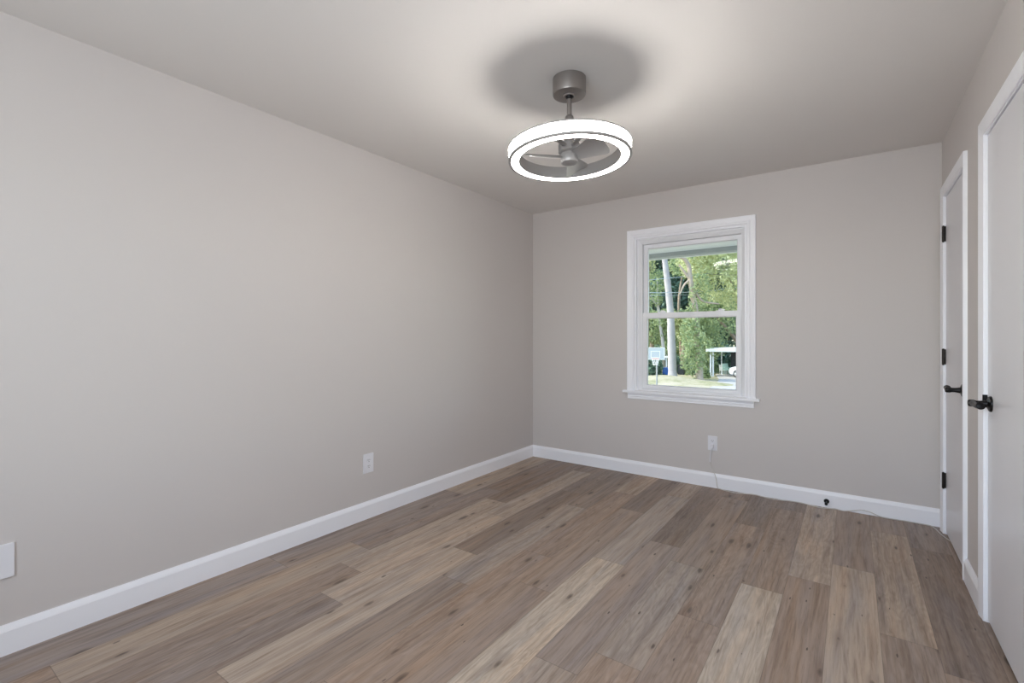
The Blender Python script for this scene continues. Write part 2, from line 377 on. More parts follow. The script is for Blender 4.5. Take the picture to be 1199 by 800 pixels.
# jamb liner (wood return) then the vinyl frame
obj('jamb', frame_sweep(B(), rect_inner(WX0+.016, WX1-.016, WZ0+.004, WZ1-.018), [(0, -.002), (.020, -.002), (.020, -.10), (0, -.10)], pl, True), M['trim'], win)
FX0, FX1, FZ0, FZ1 = WX0+.056, WX1-.046, WZ0+.014, WZ1-.058
fr = obj('frame', frame_sweep(B(), rect_inner(FX0, FX1, FZ0, FZ1), [(0, -.045), (.008, -.042), (.030, -.028), (.045, -.028), (.045, -.15), (0, -.15)], pl, True), M['vinyl'], win)
def sash(name, x0, x1, z0, z1, st, tr, br, ya, yb, label=None):
    bm = B()
    outer = [(x0, z0), (x0, z1), (x1, z1), (x1, z0)]; inn = [(x0+st, z0+br), (x0+st, z1-tr), (x1-st, z1-tr), (x1-st, z0+br)]
    q = .006; inn2 = [(a+(q if i in (0, 1) else -q), c+(q if i in (0, 3) else -q)) for i, (a, c) in enumerate(inn)]
    rings = [[bm.verts.new((x, YB+d, z)) for x, z in pts] for pts, d in ((outer, ya), (inn, ya), (inn2, ya+.008), (inn2, yb), (outer, yb))]
    for A, C in zip(rings, rings[1:]+rings[:1]):
        for i in range(4): bm.faces.new((A[i], A[(i+1) % 4], C[(i+1) % 4], C[i]))
    s = obj(name, bm, M['vinyl'], win)
    ym = (ya+yb)/2
    p = obj('pane', box(B(), (inn2[0][0]-.002, YB+ym-.002, inn2[0][1]-.002), (inn2[2][0]+.002, YB+ym+.002, inn2[2][1]+.002)), M['glass'], s); p['label'] = 'clear glass pane'
    return s
sash('upper_sash', FX0+.002, FX1-.002, 1.370, FZ1-.002, .030, .034, .034, .078, .108)
ls = sash('lower_sash', FX0+.002, FX1-.002, FZ0+.002, 1.412, .034, .044, .028, .046, .076)
for lx in (-1.335, -.865):
    bm = B(); box(bm, (lx-.030, YB+.050, 1.412), (lx+.030, YB+.074, 1.418), .002)
    lathe(bm, [(0, 1.417), (.014, 1.417), (.013, 1.430), (.008, 1.433), (0, 1.433)], Matrix.Translation((lx, YB+.061, 0)), 20)
    prism(bm, [(-.006, 1.420), (.034, 1.420), (.034, 1.425), (.004, 1.431), (-.006, 1.431)], lambda u, z: (lx+u, YB+.053, z), lambda u, z: (lx+u, YB+.061, z))
    obj('sash_lock', bm, M['vinyl'], ls, smooth=True)

# ------------------------------------------------------------ outlets, cord, door stop
def outlet(origin, rot, label, wd=.072, ht=.116):
    r = empty('electrical_outlet', origin, label, 'outlet', rot=rot)       # local x across, -y out of the wall, z up
    bm = B(); box(bm, (-wd/2, -.006, -ht/2), (wd/2, 0, ht/2), .0025); obj('cover_plate', bm, M['plastic'], r)
    for dz in (.0195, -.0195):
        bm = B(); n = 28; pts = []
        for i in range(n):
            a = 2*PI*i/n; x, z = .0172*math.cos(a), .0172*math.sin(a); pts.append((x, max(-.0142, min(.0142, z))))
        prism(bm, pts, lambda u, z: (u, -.005, dz+z), lambda u, z: (u, -.0085, dz+z))
        rc = obj('receptacle', bm, M['plastic'], r)
        bm = B()
        for sx, hh in ((-.0064, .0045), (.0064, .0036)): box(bm, (sx-.0012, -.0090, dz+.003-hh), (sx+.0012, -.0083, dz+.003+hh))
        lathe(bm, [(0, 0), (.0026, 0), (.0026, .0008), (0, .0008)], Matrix.Translation((0, -.0082, dz-.008)) @ Matrix.Rotation(PI/2, 4, 'X'), 14)
        obj('slot', bm, M['slot'], rc)
    bm = B(); lathe(bm, [(0, 0), (.0032, 0), (.0026, .0013), (0, .0015)], Matrix.Translation((0, -.006, 0)) @ Matrix.Rotation(PI/2, 4, 'X'), 14)
    obj('screw', bm, M['plastic'], r)
    return r
outlet((XL, 2.029, .3645), (0, 0, PI/2), 'white duplex outlet alone on the left wall', .080, .127)
outlet((-.9095, YB, .353), (0, 0, 0), 'white outlet under the window with a white plug in it', .071, .114)
wp = empty('wall_plate', (XL, .335, .356), 'blank white wall plate at the left edge of the view', 'wall plate', rot=(0, 0, PI/2))
obj('cover_plate', box(B(), (-.046, -.011, -.064), (.046, 0, .064), .003), M['plastic'], wp)
for dz in (-.042, .042): obj('screw', lathe(B(), [(0, 0), (.0032, 0), (.0026, .0013), (0, .0015)], Matrix.Translation((-.02, -.011, dz)) @ Matrix.Rotation(PI/2, 4, 'X'), 14), M['plastic'], wp)

pc = empty('power_cord', (-.9095, YB, .334), 'thin white cord plugged in below the window, trailing along the baseboard', 'cord')
bm = B(); box(bm, (-.011, -.034, -.013), (.011, -.0087, .012), .004); box(bm, (-.008, -.036, -.020), (.008, -.016, -.010), .003)
obj('plug', bm, M['plastic'], pc, smooth=True)
def flr(px, py, z=.003):
    t = (EYE-z)*FPX/(py-CY); l = (px-CX)/FPX*t; return Vector((t*FW[0]+l*RT[0], t*FW[1]+l*RT[1], z))
def wl(px, py, off):
    Y = YB-off; s = (px-CX)/FPX; t = Y/(FW[1]+RT[1]*s); return Vector((t*(FW[0]+RT[0]*s), Y, EYE-(py-CY)/FPX*t))
cp = [Vector((-.9095, YB-.027, .315)), wl(832.2, 530, .014), wl(831.5, 541, .006), wl(833.6, 548, .005), wl(836.8, 555, .019), wl(838.8, 562, .019), wl(840.2, 571, .019)]
cp += [Vector((x, YB-.0145-d, .0035+z)) for x, d, z in ((-.845, .012, 0), (-.80, .030, 0), (-.73, .042, 0), (-.66, .020, 0), (-.60, .010, .002), (-.54, .020, 0), (-.46, .034, 0), (-.38, .012, .001), (-.30, .008, .001), (-.24, .026, 0), (-.16, .036, 0), (-.10, .010, .001), (-.05, .022, 0))]
cp += [Vector((x, YB-.0145-d, .0035+z)) for x, d, z in ((.00, .010, .008), (.05, .004, .022), (.10, .004, .018), (.145, .008, .003), (.19, .012, 0), (.27, .006, 0), (.35, .006, 0), (.405, .014, 0))]
cp += [Vector((.425, 3.965, .0035)), Vector((.436, 3.90, .0035)), Vector((.452, 3.84, .0035)), Vector((.475, 3.78, .0035)), Vector((.52, 3.74, .0035))]
pth = smooth_path(cp, 8)
bm = B(); tube(bm, [p-Vector(pc.location) for p in pth], .0030, 8); cdo = obj('cable', bm, M['cord'], pc, smooth=True)
obj('strain_relief', tube(B(), [p-Vector(pc.location) for p in pth[0:17]], .0042, 10), M['plastic'], pc, smooth=True)

ds = empty('door_stop', (-.147, YB-.0145, .045), 'small black door stop screwed to the back baseboard', 'door stop')
Mx = Matrix.Rotation(PI/2, 4, 'X')
obj('base', lathe(B(), [(0, 0), (.0165, 0), (.0165, .004), (.013, .009), (.007, .014), (0, .014)], Mx, 28), M['black'], ds, smooth=True)
obj('rod', lathe(B(), [(0, .012), (.0042, .012), (.0042, .064), (0, .064)], Mx, 16), M['black'], ds, smooth=True)
obj('bumper', lathe(B(), [(0, .060), (.0085, .060), (.0095, .066), (.0095, .074), (.007, .078), (0, .078)], Mx, 20), M['black'], ds, smooth=True)

# ------------------------------------------------------------ ceiling fan light
FT = 2.28; fc = at(666.6, CY, FT)
fan = empty('ceiling_fan', (fc.x, fc.y, H), 'grey ceiling fan inside a glowing round ring light', 'ceiling fan')
cano = obj('canopy', lathe(B(), [(0, 0), (.079, 0), (.079, -.074), (.077, -.079), (.072, -.081), (.030, -.0815), (.027, -.086), (.021, -.086), (.019, -.070), (0, -.070)], n=64), M['nickel'], fan, smooth=True)
obj('hanger_ball', lathe(B(), [(0, -.066), (.013, -.070), (.0185, -.080), (.0185, -.088), (.013, -.096), (.009, -.099), (0, -.099)], n=32), M['black'], cano, smooth=True)
obj('downrod', lathe(B(), [(0, -.09), (.0115, -.09), (.0115, -.292), (0, -.292)], n=32), M['nickel'], fan, smooth=True)
obj('rod_collar', lathe(B(), [(0, -.176), (.015, -.176), (.0195, -.181), (.0205, -.188), (.0205, -.310), (0, -.310)], n=32), M['nickel'], fan, smooth=True)
# ring assembly: slightly tilted, near side and right side up
cu = Vector((0, 0, -.362))
right = Vector((RT[0], RT[1], 0)); far = Vector((FW[0], FW[1], 0))
up = (Vector((0, 0, 1))-right*math.tan(math.radians(1.6))+far*math.tan(math.radians(1.6))).normalized()
xr = (right-up*right.dot(up)).normalized(); yr = up.cross(xr)
MR = Matrix.Translation(cu) @ Matrix((xr, yr, up)).transposed().to_4x4()
RO, RI = .291, .239
ring = obj('ring_housing', lathe(B(), [(RI, -.026), (RI, .033), (RO+.001, .033), (RO+.001, .026), (RO-.010, .026), (RO-.010, -.019), (RO, -.019), (RO+.0005, -.019), (RO+.0005, -.0285), (RO-.012, -.0285), (RO-.012, -.022), (RI+.004, -.022), (RI+.004, -.026)], MR, 128, True), M['nickel2'], fan, smooth=True)
d = obj('side_diffuser', lathe(B(), [(RO-.0095, -.0185), (RO-.002, -.0185), (RO-.002, .0255), (RO-.009, .0255)], MR, 128, True), M['lamp'], ring, smooth=True); d['label'] = 'glowing outer band of light'
d = obj('bottom_diffuser', lathe(B(), [(RI+.005, -.0225), (RI+.005, -.0275), (RO-.013, -.0275), (RO-.013, -.0225)], MR, 128, True), M['lamp2'], ring, smooth=True); d['label'] = 'glowing bottom ring of light'
# arms that carry the ring
for az in (238, 286):
    a = math.radians(az); q = lambda r, z: MR @ Vector((r*math.cos(a), r*math.sin(a), z)); sd_ = MR.to_3x3() @ Vector((-math.sin(a), math.cos(a), 0))*.011; uz = up*.003
    bm = B(); A_ = [bm.verts.new(q(.03, .030)+sd_*i+uz*j) for i, j in ((-1, -1), (1, -1), (1, 1), (-1, 1))]; C_ = [bm.verts.new(q(RI+.004, .026)+sd_*i+uz*j) for i, j in ((-1, -1), (1, -1), (1, 1), (-1, 1))]
    bm.faces.new(A_); bm.faces.new(C_)
    for i in range(4): bm.faces.new((A_[i], A_[(i+1) % 4], C_[(i+1) % 4], C_[i]))
    obj('arm', bm, M['nickel2'], fan)
obj('motor', lathe(B(), [(0, .055), (.040, .055), (.052, .046), (.052, .012), (.046, .006), (.030, .002), (.030, -.001), (0, -.001)], MR, 48), M['nickel2'], fan, smooth=True)
obj('hub', lathe(B(), [(0, .0), (.041, .0), (.0425, -.004), (.0425, -.040), (.040, -.045), (.031, -.047), (.030, -.0455), (.024, -.0455), (.023, -.047), (0, -.047)], MR @ Matrix.Translation((0, 0, .004)), 48), M['nickel2'], fan, smooth=True)
def blade(az, pitch):
    """a paddle blade from the hub: rounded tip, clockwise edge high"""
    bm = B(); top, bot = [], []
    ns, nw = 14, 8; grid = []
    for side in (.0016, -.0016):
        g = []
        for i in range(ns+1):
            s = i/ns; r = .034+s*(.205-.034)
            wdt = .050+.072*min(1, s*1.15)
            if s > .90: wdt *= math.sqrt(max(.06, 1-((s-.90)/.10)**2*.45))
            row = []
            for j in range(nw+1):
                c = (j/nw-.5)*wdt; ph = math.radians(pitch)*(1.0+.25*(1-s))
                x = r; y = -c*math.cos(ph); z = c*math.sin(ph)+side-.012*0+.006*math.cos(PI*(j/nw-.5))-.014
                a = math.radians(az)
                row.append(bm.verts.new(MR @ Vector((x*math.cos(a)-y*math.sin(a), x*math.sin(a)+y*math.cos(a), z))))
            g.append(row)
        grid.append(g)
    A, C = grid
    for g, fl_ in ((A, 1), (C, 0)):
        for i in range(ns):
            for j in range(nw): bm.faces.new((g[i][j], g[i][j+1], g[i+1][j+1], g[i+1][j]))
    for i in range(ns):
        for j in (0, nw): bm.faces.new((A[i][j], A[i+1][j], C[i+1][j], C[i][j]))
    for j in range(nw):
        for i in (0, ns): bm.faces.new((A[i][j], A[i][j+1], C[i][j+1], C[i][j]))
    return bm
for az in (71, 191, 311): obj('blade', blade(az, 25), M['nickel2'], fan, smooth=True)

# ------------------------------------------------------------ porch outside the window
porch = empty('porch_roof', (-1, 5.3, 2.38), 'pale porch ceiling with grey front beam outside the window', 'porch')
lo = lambda v: (v[0]+1, v[1]-5.3, v[2]-2.38)
obj('porch_ceiling', box(B(), lo((-7, YB+T, 2.335)), lo((4, 7.0, 2.46))), M['soffit'], porch)
obj('front_beam', box(B(), lo((-7, 6.45, 2.28)), lo((4, 6.6, 2.36)), .01), M['beam'], porch)

obj('deck', box(B(), lo((-7, YB+T+.005, -.25)), lo((4, 6.55, -.12))), M['outwall'], porch)
GZ = -2.6
# ------------------------------------------------------------ land
def ground_z(x, y):
    z = GZ
    for px, py, t, r, h in ((780, 441, 40, 2.6, .42), (760, 444, 39, 3.0, .15), (800, 449, 34, 1.2, .16), (838, 446, 37, 1.1, .16)):
        c = at(px, py, t); d2 = ((x-c.x)**2+(y-c.y)**2)/r**2; z += h*math.exp(-d2)
    return z
def ground_mat():
    m = bpy.data.materials.new('dry_lawn'); m.use_nodes = True; t = m.node_tree; b = t.nodes['Principled BSDF']
    tc = t.nodes.new('ShaderNodeTexCoord'); n = t.nodes.new('ShaderNodeTexNoise'); n.inputs['Scale'].default_value = .55; n.inputs['Detail'].default_value = 8; n.inputs['Roughness'].default_value = .7
    cr = t.nodes.new('ShaderNodeValToRGB'); e = cr.color_ramp.elements
    e[0].position = .38; e[0].color = (.23, .24, .11, 1); e[1].position = .62; e[1].color = (.47, .41, .30, 1)
    x = e.new(.5) if hasattr(e, 'new') else None
    x.color = (.40, .36, .23, 1)
    t.links.new(tc.outputs['Object'], n.inputs[0]); t.links.new(n.outputs[0], cr.inputs[0]); t.links.new(cr.outputs[0], b.inputs['Base Color']); b.inputs['Roughness'].default_value = 1
    return m
bm = B(); nx, ny = 90, 90; gx0, gx1, gy0, gy1 = -60, 30, 7.2, 110
vs = [[bm.verts.new((gx0+(gx1-gx0)*i/nx, gy0+(gy1-gy0)*(j/ny)**1.0, 0)) for j in range(ny+1)] for i in range(nx+1)]
for i in range(nx):
    for j in range(ny): bm.faces.new((vs[i][j], vs[i+1][j], vs[i+1][j+1], vs[i][j+1]))
bmesh.ops.subdivide_edges(bm, edges=[e for e in bm.edges if all(abs(v.co.x+10) < 14 and 22 < v.co.y < 60 for v in e.verts)], cuts=2, use_grid_fill=True)
for v in bm.verts: v.co.z = ground_z(v.co.x, v.co.y)
gr = struct('ground', bm, ground_mat(), smooth=True)
M['concrete'] = mat('pale_concrete', (.44, .42, .39), .9, var=.10, vscale=1.2)
dv = [at(836, 448, 36), at(812, 460, 30.5), at(900, 460, 30.5), at(900, 441, 47), at(838, 441, 47), at(842, 444, 41)]
bm = B(); prism(bm, [(p.x, p.y) for p in dv], lambda x, y: (x, y, GZ-.1), lambda x, y: (x, y, GZ+.05)); struct('driveway', bm, M['concrete'])

# ------------------------------------------------------------ trees
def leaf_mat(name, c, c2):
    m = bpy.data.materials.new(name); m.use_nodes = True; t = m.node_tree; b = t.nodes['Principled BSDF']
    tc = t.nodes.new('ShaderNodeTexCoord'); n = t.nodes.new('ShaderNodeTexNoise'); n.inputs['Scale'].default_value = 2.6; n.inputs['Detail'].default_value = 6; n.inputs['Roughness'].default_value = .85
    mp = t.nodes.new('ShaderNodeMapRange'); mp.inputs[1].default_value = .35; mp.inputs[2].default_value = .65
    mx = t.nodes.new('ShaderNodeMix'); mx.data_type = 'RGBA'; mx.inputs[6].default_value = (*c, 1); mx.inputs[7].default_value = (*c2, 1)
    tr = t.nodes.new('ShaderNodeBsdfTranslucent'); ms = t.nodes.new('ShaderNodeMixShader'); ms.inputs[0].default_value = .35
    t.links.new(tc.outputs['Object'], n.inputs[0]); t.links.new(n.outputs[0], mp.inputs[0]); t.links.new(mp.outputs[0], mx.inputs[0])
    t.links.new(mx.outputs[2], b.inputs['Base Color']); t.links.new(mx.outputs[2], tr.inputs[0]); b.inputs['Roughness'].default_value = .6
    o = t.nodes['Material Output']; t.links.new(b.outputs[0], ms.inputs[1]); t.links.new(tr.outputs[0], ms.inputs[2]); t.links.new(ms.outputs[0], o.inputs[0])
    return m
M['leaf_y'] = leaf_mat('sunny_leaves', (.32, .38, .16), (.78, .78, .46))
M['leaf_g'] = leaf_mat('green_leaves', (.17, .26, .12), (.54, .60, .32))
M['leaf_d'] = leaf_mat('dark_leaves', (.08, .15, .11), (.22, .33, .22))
M['bark_p'] = mat('pale_bark', (.52, .48, .45), .9, var=.30, vscale=3)
M['bark_w'] = mat('weathered_white_bark', (.43, .40, .40), .9, var=.22, vscale=2.0, bump=.3, bscale=8)
M['bark_t'] = mat('tan_bark', (.42, .34, .27), .9, var=.35, vscale=4)
M['bark_b'] = mat('brown_bark', (.33, .25, .19), .9, var=.35, vscale=3)
def leaves(blobs, n, size, seed):
    r = np.random.default_rng(seed); w_ = np.array([b[1][0]*b[1][2] for b in blobs]); w_ = w_/w_.sum()
    idx = r.choice(len(blobs), n, p=w_)
    C = np.array([tuple(b[0]) for b in blobs])[idx]; R = np.array([b[1] for b in blobs])[idx]
    d = r.normal(size=(n, 3)); d /= np.linalg.norm(d, axis=1)[:, None]; rad = r.uniform(.55, 1.0, n)[:, None]**.7
    lump = 1+.22*np.sin(d[:, :1]*7+idx[:, None])*np.cos(d[:, 2:]*6+idx[:, None]*2)
    P = C+d*R*rad*lump
    a = r.normal(size=(n, 3)); a /= np.linalg.norm(a, axis=1)[:, None]; b_ = np.cross(a, r.normal(size=(n, 3))); b_ /= np.linalg.norm(b_, axis=1)[:, None]
    s = size*r.uniform(.6, 1.4, n)[:, None]
    V = np.stack([P-a*s, P-b_*s*.55, P+a*s, P+b_*s*.55], 1).reshape(-1, 3)
    me = bpy.data.meshes.new('foliage'); F = np.arange(n*4).reshape(-1, 4)
    me.vertices.add(n*4); me.vertices.foreach_set('co', V.ravel()); me.loops.add(n*4); me.loops.foreach_set('vertex_index', F.ravel().astype('i'))
    me.polygons.add(n); me.polygons.foreach_set('loop_start', (np.arange(n)*4).astype('i')); me.polygons.foreach_set('loop_total', np.full(n, 4, 'i'))
    me.update(calc_edges=True); me.validate(); return me
def tree(label, base, trunk, blobs, nleaf, size, leafm, barkm, seed, name='tree', branches=(), group=None, cat='tree'):
    """trunk / branches: lists of (point, radius) in world space"""
    r = empty(name, base, label, cat, group); b0 = Vector(base)
    if trunk:
        bm = B(); P = smooth_path([p for p, _ in trunk], 5); n = len(P); R = [np.interp(i/(n-1)*(len(trunk)-1), range(len(trunk)), [q for _, q in trunk]) for i in range(n)]
        tube(bm, [p-b0 for p in P], [float(v)*(1+.05*math.sin(i*2.3)) for i, v in enumerate(R)], 14); obj('trunk', bm, barkm, r, smooth=True)
    for br in branches:
        bm = B(); P = smooth_path([p for p, _ in br], 5); n = len(P); R = [float(np.interp(i/(n-1)*(len(br)-1), range(len(br)), [q for _, q in br])) for i in range(n)]
        tube(bm, [p-b0 for p in P], R, 8); obj('branch', bm, barkm, r, smooth=True)
    if blobs:
        me = leaves([(Vector(c)-b0, rr) for c, rr in blobs], nleaf, size, seed); me.materials.append(leafm)
        o = bpy.data.objects.new('foliage', me); COL.objects.link(o); o.parent = r
    return r
def gnd(px, t):
    p = at(px, 0, t); return Vector((p.x, p.y, ground_z(p.x, p.y)-.02))
# pale trunk with the mound at its foot, leaning left
tt = 42
tree('pale bare trunk leaning left behind the basketball hoop', gnd(787.6, tt), [(gnd(787.8, tt)-Vector((0, 0, .3)), .46), (at(787.3, 434, tt), .36), (at(786.2, 400, tt), .34), (at(785, 365, tt), .30), (at(781.5, 330, tt), .27), (at(778, 302, tt), .23), (at(774, 270, tt), .19), (at(771, 240, tt), .1)],
     [(at(772, 235, tt), (3, 3, 2.0))], 1500, .16, M['leaf_g'], M['bark_w'], 3)
# tree with vines and a forked crown, centre of the window
t2 = 40.5
tree('brown vine-wrapped tree with a forked dead limb in the middle of the window', gnd(819, t2),
     [(gnd(819, t2)-Vector((0, 0, .3)), .34), (at(818.5, 425, t2), .27), (at(816, 395, t2), .25), (at(815, 370, t2), .25), (at(811, 345, t2), .22), (at(808, 325, t2), .20), (at(806.5, 312, t2), .17), (at(801, 303, t2), .15), (at(793, 301, t2), .08)],
     [(at(811, 424, t2+.3), (1.1, .8, 1.3)), (at(818, 410, t2+5), (1.6, 1.0, 1.8)), (at(810, 396, t2-.3), (1.0, .8, 1.5)), (at(817, 412, t2-.4), (.55, .4, 1.6)), (at(811, 350, t2-.2), (.32, .4, 1.5)), (at(821, 336, t2+.5), (.8, .8, 1.5)), (at(805, 384, t2), (.7, .6, .9)), (at(815, 380, t2-.2), (.3, .4, 1.2))], 4200, .11, M['leaf_g'], M['bark_t'], 4,
     branches=[[(at(807, 326, t2), .15), (at(801, 318, t2), .11), (at(795, 310, t2), .07)], [(at(807, 328, t2), .10), (at(801, 334, t2), .08), (at(796, 345, t2), .04)], [(at(810, 335, t2), .12), (at(822, 352, t2), .09), (at(842, 356, t2), .05)]])
t3 = 50
tree('thin pale crooked tree at the left side of the window', gnd(777, t3), [(gnd(778, t3), .2), (at(776.5, 405, t3), .17), (at(773, 380, t3), .15), (at(771, 362, t3), .14), (at(770, 345, t3), .10), (at(769.5, 325, t3), .06)],
     [(at(768, 330, t3), (1.4, 1.4, 1.2)), (at(764, 350, t3), (1.1, 1.1, .8))], 900, .14, M['leaf_g'], M['bark_p'], 5, branches=[[(at(771, 362, t3), .10), (at(765, 352, t3), .08), (at(759, 342, t3), .05)], [(at(796, 372, t3), .0), (at(796, 371, t3), .0)]][:1])
tree('slim grey trunk between the pale trunk and the vine-wrapped tree', gnd(797, 54), [(gnd(798, 54), .18), (at(797, 400, 54), .16), (at(795, 365, 54), .15), (at(795.5, 345, 54), .13), (at(799, 320, 54), .09), (at(801, 300, 54), .05)],
     [(at(797, 310, 54), (1.5, 1.5, 1.5))], 800, .15, M['leaf_g'], M['bark_b'], 6)
# crowns and woods behind
def crown(label, px, py, t, rx, rz, n, lm, seed, size=.20, ground_px=None, extra=3, name='tree'):
    c = at(px, py, t); g = gnd(ground_px or px, t); rr = random.Random(seed)
    bl = [(c, (rx*.75, rx*.7, rz*.75))]
    for k in range(extra+3):
        bl.append((c+Vector((rr.uniform(-.75, .75)*rx, rr.uniform(-.5, .5)*rx, rr.uniform(-.75, .75)*rz)), (rx*.42, rx*.42, rz*.38)))
    return tree(label, g, [(g, .3), ((g+c)/2, .24), (c, .12)], bl, n, size, lm, M['bark_b'], seed, name=name)
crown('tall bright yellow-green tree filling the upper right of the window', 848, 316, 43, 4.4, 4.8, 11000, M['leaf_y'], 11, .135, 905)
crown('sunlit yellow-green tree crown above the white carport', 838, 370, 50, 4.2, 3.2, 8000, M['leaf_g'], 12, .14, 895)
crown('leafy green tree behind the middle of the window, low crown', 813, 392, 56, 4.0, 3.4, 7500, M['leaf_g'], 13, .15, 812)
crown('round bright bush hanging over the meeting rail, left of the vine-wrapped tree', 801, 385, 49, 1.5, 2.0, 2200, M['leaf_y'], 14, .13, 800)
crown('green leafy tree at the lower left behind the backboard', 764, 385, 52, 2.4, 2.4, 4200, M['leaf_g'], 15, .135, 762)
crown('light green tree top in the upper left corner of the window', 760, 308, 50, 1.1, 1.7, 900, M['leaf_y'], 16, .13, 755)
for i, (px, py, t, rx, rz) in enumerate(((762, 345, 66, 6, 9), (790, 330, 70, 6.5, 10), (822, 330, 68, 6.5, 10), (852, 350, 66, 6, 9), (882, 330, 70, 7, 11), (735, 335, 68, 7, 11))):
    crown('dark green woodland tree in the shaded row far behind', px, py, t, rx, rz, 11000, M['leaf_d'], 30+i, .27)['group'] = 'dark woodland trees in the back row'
# shrubs along the ground
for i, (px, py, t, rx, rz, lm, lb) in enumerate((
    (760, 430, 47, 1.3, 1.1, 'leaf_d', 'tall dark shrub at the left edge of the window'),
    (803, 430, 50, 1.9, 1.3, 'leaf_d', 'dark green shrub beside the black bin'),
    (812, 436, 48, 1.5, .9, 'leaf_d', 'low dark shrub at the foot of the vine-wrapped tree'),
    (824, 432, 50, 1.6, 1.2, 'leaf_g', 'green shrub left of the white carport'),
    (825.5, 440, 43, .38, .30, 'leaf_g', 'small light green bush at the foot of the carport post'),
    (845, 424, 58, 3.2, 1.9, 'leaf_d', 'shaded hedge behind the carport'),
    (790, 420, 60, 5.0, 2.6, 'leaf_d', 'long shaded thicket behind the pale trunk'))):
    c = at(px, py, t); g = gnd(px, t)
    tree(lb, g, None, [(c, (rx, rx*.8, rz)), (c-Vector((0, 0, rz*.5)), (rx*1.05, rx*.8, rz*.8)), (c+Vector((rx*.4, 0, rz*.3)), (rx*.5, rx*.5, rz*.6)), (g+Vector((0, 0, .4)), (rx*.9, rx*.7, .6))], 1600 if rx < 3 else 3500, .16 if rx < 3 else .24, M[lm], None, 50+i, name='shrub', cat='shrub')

# ------------------------------------------------------------ carports, hoop, bins, car, wires
M['white'] = mat('white_painted_wood', (.78, .78, .76), .6, var=.04)
M['dark'] = mat('dark_interior_boards', (.06, .065, .075), .8, var=.2)
M['blue'] = mat('blue_plastic', (.05, .17, .55), .4, var=.05)
M['blackp'] = mat('black_plastic', (.03, .035, .04), .5, var=.1)
M['board'] = mat('translucent_backboard', (.46, .50, .52), .25, var=.05)
M['orange'] = mat('faded_orange_rim', (.75, .36, .28), .5, var=.1)
M['net'] = mat('white_net', (.82, .80, .80), .8, var=.05)
M['greymetal'] = mat('grey_pole', (.36, .36, .36), .5, metal=.4, var=.05)
M['carpaint'] = mat('white_car_paint', (.78, .79, .82), .2, coat=.5, var=.01)
M['carglass'] = mat('dark_car_glass', (.03, .035, .04), .08, var=.05)
M['rubber'] = mat('tyre_rubber', (.02, .02, .02), .8, var=.1)
M['chairgreen'] = mat('pale_green_plastic', (.45, .62, .55), .5, var=.05)
def facing(px, t):
    """z rotation that turns local -y to the camera"""
    p = at(px, CY, t); return math.atan2(p.y, p.x)-PI/2
# main carport: local x to the right along the front, y away from the viewer; front set square with the house
tcp = 44.5; cpx = at(831.3, 440, tcp); cp0 = Vector((cpx.x, cpx.y, GZ+.05))
u = FPX/tcp   # pixels per metre there
car_port = empty('carport', cp0, 'white flat-roofed carport with square front posts', 'carport', rot=(0, 0, math.radians(10)))
for a, b in ((0, .20), (.30, .34)): pass
for xx, yy, ww in ((-.02, 0, .13), (.18, .1, .15), (.86, 2.6, .10), (6.4, 0, .16), (6.4, 5, .12), (-.0, 5, .12)):
    bm = B(); box(bm, (xx, yy, -.02), (xx+ww, yy+ww, 2.38), .01); box(bm, (xx-.03, yy-.03, -.02), (xx+ww+.03, yy+ww+.03, .06), .005); obj('post', bm, M['white'], car_port)
bm = B(); prism(bm, [(-.35, 2.38), (7.0, 2.38), (7.0, 2.80), (2.2, 2.74), (-.35, 2.62)], lambda x, z: (x, -.25, z-.08), lambda x, z: (x, 5.4, z-.08)); obj('roof', bm, M['white'], car_port)
bm = B(); box(bm, (1.7, 5.2, 0), (6.6, 5.3, 2.3)); 
for k in range(12): box(bm, (1.7+k*.4, 5.17, 0), (1.73+k*.4, 5.2, 2.3))
obj('back_panel', bm, M['dark'], car_port)
# second carport on the left
ts = 48.5; sp = at(775, 440, ts); shed = empty('carport', (sp.x, sp.y, GZ), 'small carport with a pale edge half hidden behind the backboard and pale trunk', 'carport', rot=(0, 0, math.radians(12)))
obj('roof', box(B(), (-1.2, -.15, 1.58), (1.05, 1.6, 1.70), .02), M['white'], shed)
for xx, yy in ((.38, 0), (.88, 0), (-1.1, 0), (.88, 1.4), (-1.1, 1.4)):
    obj('post', box(B(), (xx, yy, 0), (xx+.13, yy+.13, 1.59), .01), M['white'] if xx < .8 else M['bark_b'], shed)
obj('brace', prism(B(), [(.0, 1.36), (.5, 1.36), (.5, 1.44), (.0, 1.46)], lambda x, z: (x-.1, .02, z), lambda x, z: (x-.1, .12, z)), M['white'], shed)
# basketball hoop
th = 31; hp = at(769, CY, th); hoop = empty('basketball_hoop', (hp.x, hp.y, GZ), 'portable basketball hoop with pale backboard on a grey pole', 'basketball hoop', rot=(0, 0, facing(769, th)))
zt = at(767.5, 407, th).z-GZ; zb = at(767.5, 420.5, th).z-GZ
bx = -.08
fr_ = obj('backboard', box(B(), (bx-.55, -.62, zb), (bx+.55, -.59, zt), .006), M['board'], hoop)
obj('board_frame', frame_sweep(B(), rect_inner(bx-.53, bx+.53, zb+.02, zt-.02), [(0, .60), (0, .63), (.035, .63), (.035, .60)], lambda u_, v, d: (u_, -d, v), True), M['white'], fr_)
obj('target_square', frame_sweep(B(), rect_inner(bx-.25, bx+.25, zb+.14, zb+.50), [(0, .618), (0, .626), (.04, .626), (.04, .618)], lambda u_, v, d: (u_, -d, v), True), M['white'], fr_)
rim = [(bx+.23*math.cos(a), -.88+.23*math.sin(a), zb+.06) for a in [2*PI*k/24 for k in range(25)]]
ro = obj('rim', tube(B(), rim, .014, 8), M['orange'], hoop, smooth=True)
bm = B()
